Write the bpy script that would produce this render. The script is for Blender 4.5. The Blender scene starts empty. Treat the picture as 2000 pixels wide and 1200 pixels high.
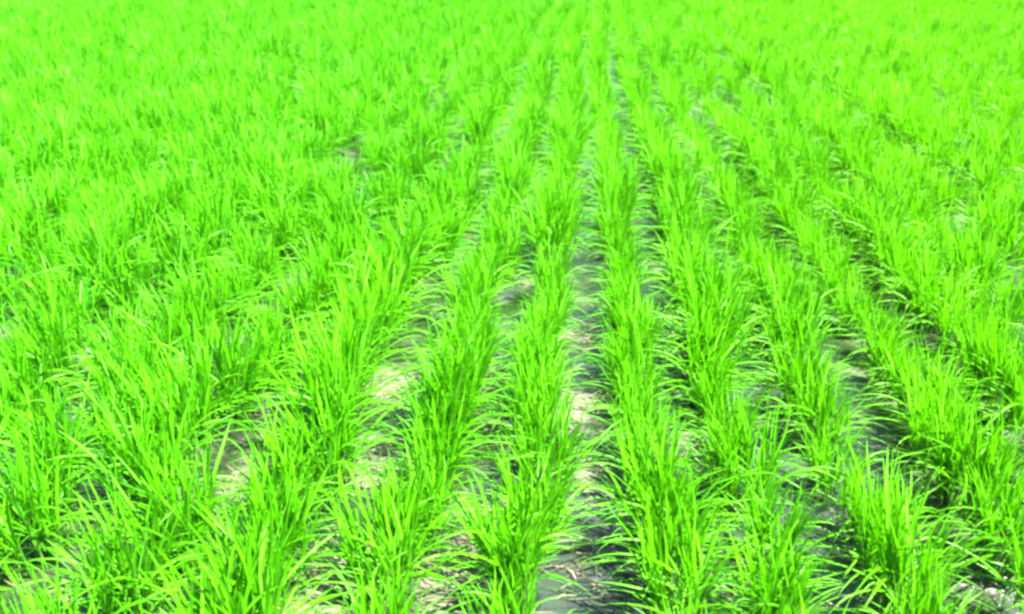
import bpy, math, random
import numpy as np
from mathutils import Vector

R = math.radians
random.seed(7)
rng = np.random.default_rng(7)
scene = bpy.context.scene
col = scene.collection

# ------------------------------------------------------------------ camera
F_PX, VPX, HY = 1570.0, 1150.0, -160.0        # focal length, row vanishing point and horizon in photo pixels
CAM_H = 1.48
PITCH = math.atan((600.0 - HY) / F_PX)
YAW = math.atan((VPX - 1000.0) * math.cos(PITCH) / F_PX)
cd = bpy.data.cameras.new('camera')
cd.sensor_width = 36.0
cd.lens = F_PX / 2000.0 * 36.0
cd.clip_start = 0.05
cd.clip_end = 3000.0
cam = bpy.data.objects.new('camera', cd)
col.objects.link(cam)
cam.location = (0, 0, CAM_H)
cam.rotation_euler = (math.pi / 2 - PITCH, 0, YAW)
cd.dof.use_dof = True
cd.dof.focus_distance = 2.3
cd.dof.aperture_fstop = 3.4
scene.camera = cam

# ------------------------------------------------------------------ sky, sun, exposure
SUN_AZ, SUN_EL = R(105), R(61)                # clockwise from the row direction (+Y)
world = bpy.data.worlds.new('World')
scene.world = world
world.use_nodes = True
wn = world.node_tree.nodes
sky = wn.new('ShaderNodeTexSky')
sky.sky_type = 'NISHITA'
sky.sun_disc = False
sky.sun_elevation = SUN_EL
sky.sun_rotation = SUN_AZ
world.node_tree.links.new(sky.outputs[0], wn['Background'].inputs[0])
wn['Background'].inputs[1].default_value = 0.06
ld = bpy.data.lights.new('sun', 'SUN')
ld.energy = 5.0
ld.angle = R(0.53)
ld.color = (1.0, 0.955, 0.88)
sun = bpy.data.objects.new('sun', ld)
col.objects.link(sun)
sdir = Vector((math.sin(SUN_AZ) * math.cos(SUN_EL), math.cos(SUN_AZ) * math.cos(SUN_EL), math.sin(SUN_EL)))
sun.rotation_euler = (-sdir).to_track_quat('-Z', 'Y').to_euler()
sun.location = (6, -3, 9)
vs = scene.view_settings
vs.view_transform = 'Standard'
vs.look = 'None'
vs.gamma = 1.0
vs.use_curve_mapping = False
vs.exposure = 3.1
cy = scene.cycles
cy.max_bounces = 10
cy.diffuse_bounces = 4
cy.transmission_bounces = 6
cy.transparent_max_bounces = 12
cy.pixel_filter_type = 'BLACKMAN_HARRIS'
cy.filter_width = 2.9

# ------------------------------------------------------------------ helpers
def tag(o, label=None, cat=None, group=None, kind=None):
    if label: o['label'] = label
    if cat: o['category'] = cat
    if group: o['group'] = group
    if kind: o['kind'] = kind
    return o

def mesh_from(name, V, Q, mat, attr=None, smooth=True):
    """V (n,3), Q (m,4) quads, attr dict name -> per-vertex floats"""
    me = bpy.data.meshes.new(name)
    me.vertices.add(len(V))
    me.vertices.foreach_set('co', np.asarray(V, dtype=np.float32).ravel())
    me.loops.add(len(Q) * 4)
    me.loops.foreach_set('vertex_index', np.asarray(Q, dtype=np.int32).ravel())
    me.polygons.add(len(Q))
    me.polygons.foreach_set('loop_start', np.arange(0, len(Q) * 4, 4, dtype=np.int32))
    me.polygons.foreach_set('loop_total', np.full(len(Q), 4, dtype=np.int32))
    me.polygons.foreach_set('use_smooth', np.full(len(Q), smooth, dtype=bool))
    if attr:
        for k, a in attr.items():
            at = me.attributes.new(k, 'FLOAT', 'POINT')
            at.data.foreach_set('value', np.asarray(a, dtype=np.float32).ravel())
    me.update()
    me.validate()
    me.materials.append(mat)
    return me

def new_mat(name):
    m = bpy.data.materials.new(name)
    m.use_nodes = True
    nt = m.node_tree
    nt.nodes.clear()
    out = nt.nodes.new('ShaderNodeOutputMaterial')
    return m, nt, out

def N(nt, t, **kw):
    n = nt.nodes.new(t)
    for k, v in kw.items():
        setattr(n, k, v)
    return n

def ramp(nt, fac, stops):
    r = N(nt, 'ShaderNodeValToRGB')
    el = r.color_ramp.elements
    while len(el) < len(stops): el.new(0.5)
    for e, (p, c) in zip(el, stops):
        e.position = p
        e.color = (*c, 1)
    nt.links.new(fac, r.inputs[0])
    return r.outputs[0]

def mixc(nt, fac, a, b, mode='MIX'):
    m = N(nt, 'ShaderNodeMix', data_type='RGBA', blend_type=mode)
    for s, v in ((m.inputs[0], fac), (m.inputs[6], a), (m.inputs[7], b)):
        if hasattr(v, 'links'): nt.links.new(v, s)
        elif isinstance(v, tuple): s.default_value = (*v, 1)
        else: s.default_value = v
    return m.outputs[2]

def noise(nt, vec, scale, detail=4, rough=0.55):
    n = N(nt, 'ShaderNodeTexNoise')
    n.inputs['Scale'].default_value = scale
    n.inputs['Detail'].default_value = detail
    n.inputs['Roughness'].default_value = rough
    nt.links.new(vec, n.inputs['Vector'])
    return n.outputs[0]

# ------------------------------------------------------------------ materials
def leaf_material():
    m, nt, out = new_mat('rice_leaf')
    geo = N(nt, 'ShaderNodeNewGeometry')
    pos = geo.outputs['Position']
    tint = N(nt, 'ShaderNodeAttribute', attribute_name='tint').outputs['Fac']
    along = N(nt, 'ShaderNodeAttribute', attribute_name='along').outputs['Fac']
    base = ramp(nt, tint, [(0.0, (0.014, 0.150, 0.0010)), (0.40, (0.056, 0.285, 0.0010)),
                           (0.85, (0.092, 0.350, 0.0060)), (1.0, (0.112, 0.385, 0.0280))])
    # the field turns a little more yellow towards its right side and in patches
    sep = N(nt, 'ShaderNodeSeparateXYZ'); nt.links.new(pos, sep.inputs[0])
    mr = N(nt, 'ShaderNodeMapRange'); mr.inputs[1].default_value = -1.5; mr.inputs[2].default_value = 3.0
    mr.inputs[3].default_value = 0.0; mr.inputs[4].default_value = 0.6
    nt.links.new(sep.outputs[0], mr.inputs[0])
    c = mixc(nt, mr.outputs[0], base, (0.112, 0.345, 0.001))
    pn = ramp(nt, noise(nt, pos, 1.1, 3), [(0.35, (0.82, 0.90, 0.85)), (0.65, (1.08, 1.07, 1.1))])
    c = mixc(nt, 1.0, c, pn, 'MULTIPLY')
    # dry straw coloured tips on some blades
    tipm = N(nt, 'ShaderNodeAttribute', attribute_name='dry').outputs['Fac']
    c = mixc(nt, tipm, c, (0.36, 0.30, 0.10))
    bs = N(nt, 'ShaderNodeBsdfPrincipled')
    nt.links.new(c, bs.inputs['Base Color'])
    bs.inputs['Roughness'].default_value = 0.42
    bs.inputs['Specular IOR Level'].default_value = 0.2
    tr = N(nt, 'ShaderNodeBsdfTranslucent')
    tc = mixc(nt, 1.0, c, (1.15, 1.25, 0.6), 'MULTIPLY')
    nt.links.new(tc, tr.inputs[0])
    mx = N(nt, 'ShaderNodeMixShader'); mx.inputs[0].default_value = 0.36
    nt.links.new(bs.outputs[0], mx.inputs[1]); nt.links.new(tr.outputs[0], mx.inputs[2])
    nt.links.new(mx.outputs[0], out.inputs[0])
    return m

def stem_material():
    m, nt, out = new_mat('rice_stem')
    pos = N(nt, 'ShaderNodeNewGeometry').outputs['Position']
    c = ramp(nt, noise(nt, pos, 40, 2), [(0.3, (0.035, 0.15, 0.006)), (0.7, (0.07, 0.22, 0.012))])
    bs = N(nt, 'ShaderNodeBsdfPrincipled')
    nt.links.new(c, bs.inputs['Base Color'])
    bs.inputs['Roughness'].default_value = 0.5
    nt.links.new(bs.outputs[0], out.inputs[0])
    return m

def mud_material():
    m, nt, out = new_mat('paddy_mud')
    pos = N(nt, 'ShaderNodeNewGeometry').outputs['Position']
    n1 = noise(nt, pos, 5.5, 6, 0.6)
    n2 = noise(nt, pos, 24, 5, 0.6)
    n3 = noise(nt, pos, 110, 3, 0.6)
    dr = N(nt, 'ShaderNodeAttribute', attribute_name='dryness').outputs['Fac']
    ma = N(nt, 'ShaderNodeMath', operation='MULTIPLY_ADD')
    nt.links.new(dr, ma.inputs[0]); ma.inputs[1].default_value = 0.27; nt.links.new(n1, ma.inputs[2])
    sb = N(nt, 'ShaderNodeMath', operation='SUBTRACT'); sb.inputs[1].default_value = 0.07
    nt.links.new(ma.outputs[0], sb.inputs[0])
    n1 = sb.outputs[0]
    c = ramp(nt, n1, [(0.36, (0.010, 0.017, 0.010)), (0.50, (0.024, 0.029, 0.018)),
                      (0.58, (0.055, 0.058, 0.038)), (0.72, (0.125, 0.122, 0.092))])
    alg = ramp(nt, n2, [(0.44, (0, 0, 0)), (0.62, (1, 1, 1))])
    bw = N(nt, 'ShaderNodeRGBToBW'); nt.links.new(alg, bw.inputs[0])
    c = mixc(nt, bw.outputs[0], c, (0.014, 0.042, 0.005))
    sp = ramp(nt, n3, [(0.35, (0.4, 0.42, 0.4)), (0.65, (1.7, 1.55, 1.5))])
    c = mixc(nt, 1.0, c, sp, 'MULTIPLY')
    bs = N(nt, 'ShaderNodeBsdfPrincipled')
    nt.links.new(c, bs.inputs['Base Color'])
    rr = ramp(nt, n1, [(0.42, (0.22, 0.22, 0.22)), (0.58, (0.75, 0.75, 0.75))])
    nt.links.new(rr, bs.inputs['Roughness'])
    b1 = N(nt, 'ShaderNodeBump'); b1.inputs['Strength'].default_value = 0.6; b1.inputs['Distance'].default_value = 0.01
    nt.links.new(n2, b1.inputs['Height'])
    b2 = N(nt, 'ShaderNodeBump'); b2.inputs['Strength'].default_value = 0.5; b2.inputs['Distance'].default_value = 0.003
    nt.links.new(n3, b2.inputs['Height']); nt.links.new(b1.outputs[0], b2.inputs['Normal'])
    nt.links.new(b2.outputs[0], bs.inputs['Normal'])
    nt.links.new(bs.outputs[0], out.inputs[0])
    return m

def water_material():
    m, nt, out = new_mat('paddy_water')
    pos = N(nt, 'ShaderNodeNewGeometry').outputs['Position']
    bp = N(nt, 'ShaderNodeBump'); bp.inputs['Strength'].default_value = 0.25; bp.inputs['Distance'].default_value = 0.002
    nt.links.new(noise(nt, pos, 30, 2), bp.inputs['Height'])
    gl = N(nt, 'ShaderNodeBsdfGlossy'); gl.inputs['Roughness'].default_value = 0.12
    nt.links.new(bp.outputs[0], gl.inputs['Normal'])
    tp = N(nt, 'ShaderNodeBsdfTransparent'); tp.inputs[0].default_value = (0.86, 0.92, 0.88, 1)
    df = N(nt, 'ShaderNodeBsdfDiffuse'); df.inputs[0].default_value = (0.046, 0.059, 0.053, 1)
    m1 = N(nt, 'ShaderNodeMixShader'); m1.inputs[0].default_value = 0.45
    nt.links.new(tp.outputs[0], m1.inputs[1]); nt.links.new(df.outputs[0], m1.inputs[2])
    fr = N(nt, 'ShaderNodeFresnel'); fr.inputs[0].default_value = 1.33
    nt.links.new(bp.outputs[0], fr.inputs['Normal'])
    m2 = N(nt, 'ShaderNodeMixShader')
    nt.links.new(fr.outputs[0], m2.inputs[0]); nt.links.new(m1.outputs[0], m2.inputs[1]); nt.links.new(gl.outputs[0], m2.inputs[2])
    nt.links.new(m2.outputs[0], out.inputs[0])
    return m

def straw_material():
    m, nt, out = new_mat('dry_straw')
    tint = N(nt, 'ShaderNodeAttribute', attribute_name='tint').outputs['Fac']
    c = ramp(nt, tint, [(0.0, (0.06, 0.055, 0.02)), (0.4, (0.08, 0.085, 0.04)), (0.75, (0.20, 0.185, 0.12)), (1.0, (0.30, 0.22, 0.18))])
    bs = N(nt, 'ShaderNodeBsdfPrincipled')
    nt.links.new(c, bs.inputs['Base Color'])
    bs.inputs['Roughness'].default_value = 0.5
    nt.links.new(bs.outputs[0], out.inputs[0])
    return m

LEAF, STEM, MUD, WATER, STRAW = leaf_material(), stem_material(), mud_material(), water_material(), straw_material()

# ------------------------------------------------------------------ ground
_ph = [(rng.uniform(0, 6.28), rng.uniform(0, 6.28), a, s) for a, s in
       ((0.010, 3.1), (0.008, 6.3), (0.006, 11.0), (0.004, 21.0), (0.0025, 37.0)) for _ in (0, 1, 2)]
_dirs = [rng.uniform(0, 6.28) for _ in _ph]
def ground_z(x, y):
    z = np.zeros_like(x, dtype=float)
    for (p, q, a, s), d in zip(_ph, _dirs):
        z = z + a * 0.62 * np.sin(s * (x * math.cos(d) + y * math.sin(d)) + p + 0.9 * np.sin(s * 0.57 * (y * math.cos(d) - x * math.sin(d)) + q))
    return z

def on_ground(px, py):
    u, v = (px - 1000) / F_PX, (600 - py) / F_PX
    c_, s_ = math.cos(PITCH), math.sin(PITCH)
    yr, zr = c_ + v * s_, -s_ + v * c_
    k = -CAM_H / zr
    return u * k * math.cos(YAW) - yr * k * math.sin(YAW), u * k * math.sin(YAW) + yr * k * math.cos(YAW)
# pale drier mud on low bumps, and wet hollows between them
DRY = [(1150, 925, .09), (1160, 800, .10), (1150, 1095, .07), (735, 925, .09), (640, 1175, .12), (930, 1050, .09), (1320, 860, .08), (1300, 650, .11),
       (1160, 660, .09), (200, 690, .14), (1000, 860, .06), (1400, 1120, .06), (860, 1160, .07), (500, 960, .07), (270, 590, .15), (760, 760, .1)]
WET = [(1165, 1010, .12), (1180, 1150, .12), (1390, 970, .10), (1660, 1060, .12), (760, 1010, .09), (970, 960, .09), (1150, 860, .03), (1150, 715, .08), (520, 1010, .08), (1450, 1180, .1)]
DRYW = [(*on_ground(a, b), r_) for a, b, r_ in DRY]
WETW = [(*on_ground(a, b), r_) for a, b, r_ in WET]
def dryness(x, y):
    d = np.zeros_like(x, dtype=float)
    for cx, cyy, r_ in DRYW: d = np.maximum(d, np.exp(-(((x - cx) / r_) ** 2 + ((y - cyy) / r_) ** 2)))
    for cx, cyy, r_ in WETW: d = d - np.exp(-(((x - cx) / r_) ** 2 + ((y - cyy) / r_) ** 2))
    return d
_gz = ground_z
def ground_z(x, y): return _gz(x, y) + 0.014 * dryness(x, y)

def grid(xs, ys, zfun, mat, name):
    X, Y = np.meshgrid(xs, ys)
    Z = zfun(X, Y)
    V = np.stack([X.ravel(), Y.ravel(), Z.ravel()], 1)
    nx, ny = len(xs), len(ys)
    i = np.arange(nx * ny).reshape(ny, nx)
    Q = np.stack([i[:-1, :-1].ravel(), i[:-1, 1:].ravel(), i[1:, 1:].ravel(), i[1:, :-1].ravel()], 1)
    o = bpy.data.objects.new(name, mesh_from(name, V, Q, mat, {'dryness': dryness(V[:, 0], V[:, 1])}))
    col.objects.link(o)
    return o

xs = np.concatenate([[-1500, -400, -100, -30, -14], np.arange(-8, 8.01, 0.03), [14, 30, 100, 400, 1500]])
ys = np.concatenate([[-1500, -300, -50, -8], np.arange(-1, 7.01, 0.03), np.arange(7.2, 20, 0.25), [30, 100, 400, 1500]])
tag(grid(xs, ys, ground_z, MUD, 'ground'), kind='structure')
xs = np.linspace(-16, 16, 60); ys = np.linspace(-2, 20, 60)
tag(grid(xs, ys, lambda x, y: np.full_like(x, -0.011), WATER, 'water'), kind='structure')

# ------------------------------------------------------------------ rice plants
def leaf_strips(P0, az, th0, bend, length, width, twist, nseg, across, power=1.6):
    """many blades at once: returns V (L*(nseg+1)*across,3), Q, along"""
    L = len(az)
    t = np.linspace(0, 1, nseg + 1)
    th = th0[:, None] + bend[:, None] * (t[None, :] ** power)
    ds = length[:, None] / nseg
    mid = 0.5 * (th[:, 1:] + th[:, :-1])
    rr = np.concatenate([np.zeros((L, 1)), np.cumsum(np.sin(mid) * ds, 1)], 1)
    zz = np.concatenate([np.zeros((L, 1)), np.cumsum(np.cos(mid) * ds, 1)], 1)
    ca, sa = np.cos(az)[:, None], np.sin(az)[:, None]
    wob = 0.012 * np.sin(t[None, :] * 3 + az[:, None] * 5) * t[None, :]
    cx = P0[:, 0:1] + rr * ca - wob * sa
    cyy = P0[:, 1:2] + rr * sa + wob * ca
    cz = P0[:, 2:3] + zz
    # local frame: side vector horizontal, normal in the bending plane
    side = np.stack([-sa + 0 * th, ca + 0 * th, 0 * th], -1)
    nor = np.stack([-np.cos(th) * ca, -np.cos(th) * sa, np.sin(th)], -1)
    tw = (twist[:, None] * (0.3 + t[None, :]))[..., None]
    s2 = side * np.cos(tw) + nor * np.sin(tw)
    n2 = nor * np.cos(tw) - side * np.sin(tw)
    prof = np.minimum(1.0, 0.55 + 1.6 * t) * (1 - t ** 2.6) ** 0.85 + 0.03
    w = 0.5 * width[:, None] * prof[None, :]
    C = np.stack([cx, cyy, cz], -1)
    if across == 3:
        V = np.stack([C - s2 * w[..., None] + n2 * (w * 0.45)[..., None], C, C + s2 * w[..., None] + n2 * (w * 0.45)[..., None]], 2)
    else:
        V = np.stack([C - s2 * w[..., None], C + s2 * w[..., None]], 2)
    n = nseg + 1
    idx = np.arange(L * n * across).reshape(L, n, across)
    Q = []
    for k in range(across - 1):
        Q.append(np.stack([idx[:, :-1, k], idx[:, :-1, k + 1], idx[:, 1:, k + 1], idx[:, 1:, k]], -1).reshape(-1, 4))
    al = np.broadcast_to(t[None, :, None], (L, n, across)).ravel()
    return V.reshape(-1, 3), np.concatenate(Q), al

def make_clump(seed, nt=(36, 50), nseg=8, across=3, lean=(0.0, 0.0), leafmul=1.0):
    g = np.random.default_rng(seed)
    T = int(g.integers(*nt))
    P, AZ, T0, B, LN, W, TW, TI, DR = [], [], [], [], [], [], [], [], []
    stems = []
    for i in range(T):
        a = g.uniform(0, 2 * math.pi)
        r = 0.050 * math.sqrt(g.uniform(0, 1))
        bx, by = r * 0.85 * math.cos(a), r * 1.45 * math.sin(a)      # a clump is longer along its row (+Y)
        out = r / 0.050
        til = out * g.uniform(0.08, 0.42) + g.uniform(0, 0.06)
        a2 = a + g.normal(0, 0.35)
        til *= 1 - 0.2 * abs(math.cos(a2))
        dx, dy = math.sin(til) * math.cos(a2) + lean[0], math.sin(til) * math.sin(a2) + lean[1]
        dz = math.cos(til)
        hh = g.uniform(0.10, 0.16) * (1 - 0.25 * out * g.uniform(0, 1))
        stems.append((bx, by, dx, dy, dz, hh))
        nl = int(round(g.integers(4, 7) * leafmul))
        tt = g.beta(2.2, 2.2)
        for k in range(nl):
            f = (k + 1) / nl
            h = hh * (0.25 + 0.75 * f)
            P.append((bx + dx * h, by + dy * h, dz * h - 0.004))
            la = a2 + g.normal(0, 0.9) if f < 1 else a2 + g.normal(0, 1.4)
            AZ.append(la)
            outer = g.random() < 0.33
            if outer:
                AZ[-1] = (0.0 if g.random() < 0.5 else math.pi) + g.normal(0, 0.55)
                T0.append(til + g.uniform(0.3, 0.75)); B.append(g.uniform(0.8, 1.9)); LN.append(g.uniform(0.11, 0.25)); P[-1] = (bx + dx * h * 0.8, by + dy * h * 0.8, dz * h * 0.8)
            else:
                cr = 1 - 0.2 * abs(math.cos(la))
                T0.append(max(0.03, (til * 0.7 + g.uniform(-0.02, 0.26) * (1.25 - f * 0.6)) * cr)); B.append(g.uniform(0.03, 0.6) * cr); LN.append(g.uniform(0.11, 0.225))
            W.append(g.uniform(0.0045, 0.0080) * (0.74 if outer else 1.0))
            TW.append(g.normal(0, 0.7))
            TI.append(np.clip(tt + g.normal(0, 0.13), 0, 1))
            DR.append(1.0 if g.random() < 0.001 else 0.0)
    P = np.array(P); AZ, T0, B, LN, W, TW, TI, DR = map(np.array, (AZ, T0, B, LN, W, TW, TI, DR))
    V, Q, al = leaf_strips(P, AZ, T0, B, LN, W, TW, nseg, across)
    per = (nseg + 1) * across
    tint = np.repeat(TI, per)
    tint = np.clip(tint + 0.12 * (al - 0.5), 0, 1)
    dry = np.repeat(DR, per) * np.clip((al - 0.55) * 2.5, 0, 1)
    # tillers
    SV, SQ = [], []
    for bx, by, dx, dy, dz, hh in stems:
        b = len(SV)
        for j, s in enumerate((0.0, 0.5, 1.0)):
            rad = 0.0032 * (1 - 0.55 * s)
            for q in range(5):
                an = q * 2 * math.pi / 5
                SV.append((bx + dx * hh * s + rad * math.cos(an), by + dy * hh * s + rad * math.sin(an), dz * hh * s - 0.02 * (1 - s)))
        for j in range(2):
            for q in range(5):
                SQ.append((b + j * 5 + q, b + j * 5 + (q + 1) % 5, b + (j + 1) * 5 + (q + 1) % 5, b + (j + 1) * 5 + q))
    return (V, Q, al, tint, dry), (np.array(SV), np.array(SQ))

NV = 30
near = []
for i in range(NV):
    lf, st = make_clump(100 + i)
    ml = mesh_from('leaves', lf[0], lf[1], LEAF, {'along': lf[2], 'tint': lf[3], 'dry': lf[4]})
    ms = mesh_from('stems', st[0], st[1], STEM)
    near.append((ml, ms))
far = [make_clump(500 + i, nt=(26, 38), nseg=5, across=2, leafmul=0.9)[0] for i in range(24)]

# camera projection, for choosing which plants show largest
cp, sp_, cyw, syw = math.cos(PITCH), math.sin(PITCH), math.cos(YAW), math.sin(YAW)
def project(x, y, z):
    xr, yr = x * cyw + y * syw, -x * syw + y * cyw
    zr = z - CAM_H
    dep = yr * cp - zr * sp_
    up = yr * sp_ + zr * cp
    return 1000 + F_PX * xr / dep, 600 - F_PX * up / dep, dep
def on_plane(px, py, h):
    u, v = (px - 1000) / F_PX, (600 - py) / F_PX
    yr, zr = cp + v * sp_, -sp_ + v * cp
    s = (h - CAM_H) / zr
    xr, yr = u * s, yr * s
    return xr * cyw - yr * syw, xr * syw + yr * cyw

# rows: index 1 is the row just right of the bare strip, -1 the one just left of it
row_x = {1: 0.21, 2: 0.495, 3: 0.785, 4: 1.085, -1: -0.108, -2: -0.385, -3: -0.71, -4: -1.04, -5: -1.37}
for k in range(5, 60): row_x[k] = row_x[k - 1] + 0.298
for k in range(6, 60): row_x[-k] = row_x[-k + 1] - 0.298
# tufts whose tips are plain in the photo: (row, pixel of the tips)
front = {1: (1335, 985), 2: (1530, 800), 3: (1800, 960), 4: (1945, 800), -1: (1050, 955), -2: (840, 960), -3: (520, 960), -4: (215, 1000), -5: (110, 790)}
holes = [on_plane(*h, 0.16) for h in ((752, 440), (1885, 395), (1390, 180)  )]
plants = []
for k, x in row_x.items():
    y0 = on_plane(*front[k], 0.32)[1] if k in front else rng.uniform(1.2, 1.5)
    y = y0
    back = []
    yy = y0 - 0.24
    while yy > 0.55:
        back.append(yy); yy -= rng.uniform(0.22, 0.28)
    ysq = back[::-1]
    while y < 18:
        ysq.append(y)
        y += rng.uniform(0.165, 0.235)
    big = np.convolve(rng.normal(0, 0.13, len(ysq) + 2), [0.55, 0.8, 0.55], 'valid')
    for j, y in enumerate(ysq):
        half = 3.0 + 0.78 * y
        if abs(x + y * syw) > half: continue
        far_ = min(1.0, max(0.0, (y - 4.5) / 6.0))
        if abs(k) == 1: x = row_x[k] + k * ((0.045 if k > 0 else 0.012) * max(0.0, 1 - (y - 1) / 2.5) - 0.022 * min(1.0, max(0.0, (y - 2.2) / 2.5)))
        px = x + rng.normal(0, 0.018 + (0.042 if k < -2 else 0) + 0.02 * far_) + 0.018 * math.sin(y * 1.3 + k) + 0.05 * far_ * math.sin(y * 0.55 + 0.2 * k)
        if any(math.hypot(px - hx, y - hy) < 0.15 for hx, hy in holes): continue
        if y > 2.5 and rng.random() < 0.012: continue
        s = float(np.clip((1.15 if k < -2 else (0.92 if abs(k) < 4 and y < 3.2 else 1.01)) + 0.12 * far_ +  big[j] + rng.normal(0, 0.05), 0.78, 1.3))
        if k in front and abs(y - on_plane(*front[k], 0.32)[1]) < 0.01: s = 1.12
        plants.append(dict(row=k, x=px, y=y, s=s, rz=float(rng.normal(0, 0.3)) + (math.pi if rng.random() < 0.5 else 0.0), tx=rng.normal(0, 0.05), ty=rng.normal(0, 0.05)))
for p in plants:
    p['z'] = float(ground_z(np.array(p['x']), np.array(p['y'])))
    a = project(p['x'], p['y'], 0.02); b = project(p['x'], p['y'], 0.32 * p['s'])
    if a[2] < 0.2 or b[2] < 0.2:
        p['area'] = 0; continue
    w = 0.15 * F_PX / b[2]
    x0, x1 = max(0, b[0] - w), min(2000, b[0] + w)
    y0, y1 = max(0, b[1]), min(1200, a[1])
    p['area'] = max(0, x1 - x0) * max(0, y1 - y0)
order = sorted(plants, key=lambda p: -p['area'])
solo = [p for p in order[:300] if p['area'] > 600]
for p in solo: p['solo'] = True

ORD = ['', 'first', 'second', 'third', 'fourth', 'fifth', 'sixth', 'seventh', 'eighth', 'ninth', 'tenth', 'eleventh', 'twelfth',
       'thirteenth', 'fourteenth', 'fifteenth', 'sixteenth', 'seventeenth', 'eighteenth', 'nineteenth', 'twentieth']
def ordw(n):
    if n <= 20: return ORD[n]
    if n < 30: return 'twenty-' + ORD[n - 20]
    return 'thirtieth' if n == 30 else 'thirty-' + ORD[n - 30]

rows = {}
for p in solo: rows.setdefault(p['row'], []).append(p)
proto = {}
def prototype(v):
    e = bpy.data.objects.new('rice_clump', None)
    l = bpy.data.objects.new('leaves', near[v][0]); l.parent = e
    s = bpy.data.objects.new('stems', near[v][1]); s.parent = e
    return e, (l, s)
for v in range(NV): proto[v] = prototype(v)
used = set()
for k, ps in rows.items():
    ps.sort(key=lambda p: p['y'])
    side = 'right' if k > 0 else 'left'
    last = -1
    for n, p in enumerate(ps, 1):
        v = int(rng.integers(NV))
        while v == last: v = int(rng.integers(NV))
        last = v
        src, parts = proto[v]
        if v in used:
            e = src.copy(); pc = [c.copy() for c in parts]
        else:
            e, pc = src, parts; used.add(v)
        col.objects.link(e)
        for c in pc:
            col.objects.link(c); c.parent = e
        e.location = (p['x'], p['y'], p['z'])
        e.rotation_euler = (p['tx'], p['ty'], p['rz'])
        e.scale = (p['s'] * 1.02, p['s'] * 1.02, p['s'])
        look = 'tall' if p['s'] > 1.08 else ('short' if p['s'] < 0.93 else 'bushy')
        tag(e, '%s green rice tuft, %s from front in %s row %s of central bare mud strip' % (look, ordw(n), ordw(abs(k)), side),
            'rice plant', 'rice plants growing in rows in the paddy')

# all other plants of the field as one object
VS, QS, AL, TI, DR, off = [], [], [], [], [], 0
for p in plants:
    if p.get('solo'): continue
    V, Q, al, ti, dr = far[int(rng.integers(len(far)))]
    c, s = math.cos(p['rz']), math.sin(p['rz'])
    X = V[:, 0] * c - V[:, 1] * s + p['ty'] * V[:, 2]
    Y = V[:, 0] * s + V[:, 1] * c + p['tx'] * V[:, 2]
    VS.append(np.stack([X * p['s'] + p['x'], Y * p['s'] + p['y'], V[:, 2] * p['s'] + p['z']], 1))
    QS.append(Q + off); off += len(V)
    AL.append(al); TI.append(np.clip(ti + rng.normal(0, 0.06), 0, 1)); DR.append(dr)
o = bpy.data.objects.new('rice_field', mesh_from('rice_field', np.concatenate(VS), np.concatenate(QS), LEAF,
        {'along': np.concatenate(AL), 'tint': np.concatenate(TI), 'dry': np.concatenate(DR)}))
col.objects.link(o)
tag(o, 'dense bright green young rice filling the far end and edges of the paddy', 'rice field', kind='stuff')
print('plants', len(plants), 'solo', len(solo), 'rows', sorted(rows), 'far verts', off)

# dry straw scraps lying on the mud
n = 3000
sx = rng.uniform(-5, 5, n); sy = rng.uniform(0.8, 7.5, n)
for cx, cyy, r_ in DRYW:
    m_ = int(110 * (r_ / 0.1) ** 1.5)
    sx = np.concatenate([sx, cx + rng.normal(0, r_ * 0.7, m_)]); sy = np.concatenate([sy, cyy + rng.normal(0, r_ * 0.9, m_)])
n = len(sx)
keep = (noise_keep := (ground_z(sx * 1.7 + 3, sy * 1.7) > -0.012))
sx, sy = sx[keep], sy[keep]; n = len(sx)
az = rng.normal(0, 0.6, n) + math.pi * (rng.random(n) < 0.5)
P = np.stack([sx, sy, np.maximum(ground_z(sx, sy), -0.011) + rng.uniform(0.002, 0.006, n)], 1)
V, Q, al = leaf_strips(P, az, np.full(n, R(84)) + rng.normal(0, 0.05, n), rng.uniform(0.0, 0.22, n), rng.uniform(0.02, 0.10, n),
                       rng.uniform(0.0015, 0.004, n), rng.normal(0, 0.3, n) , 4, 2)
V[:, 2] = np.maximum(V[:, 2], np.maximum(ground_z(V[:, 0], V[:, 1]), -0.011) + 0.0015)
o = bpy.data.objects.new('straw_litter', mesh_from('straw_litter', V, Q, STRAW, {'tint': np.repeat(rng.uniform(0, 1, n), 10)}))
col.objects.link(o)
tag(o, 'pale dry straw scraps scattered on the wet mud between the rice rows', 'straw', kind='stuff')
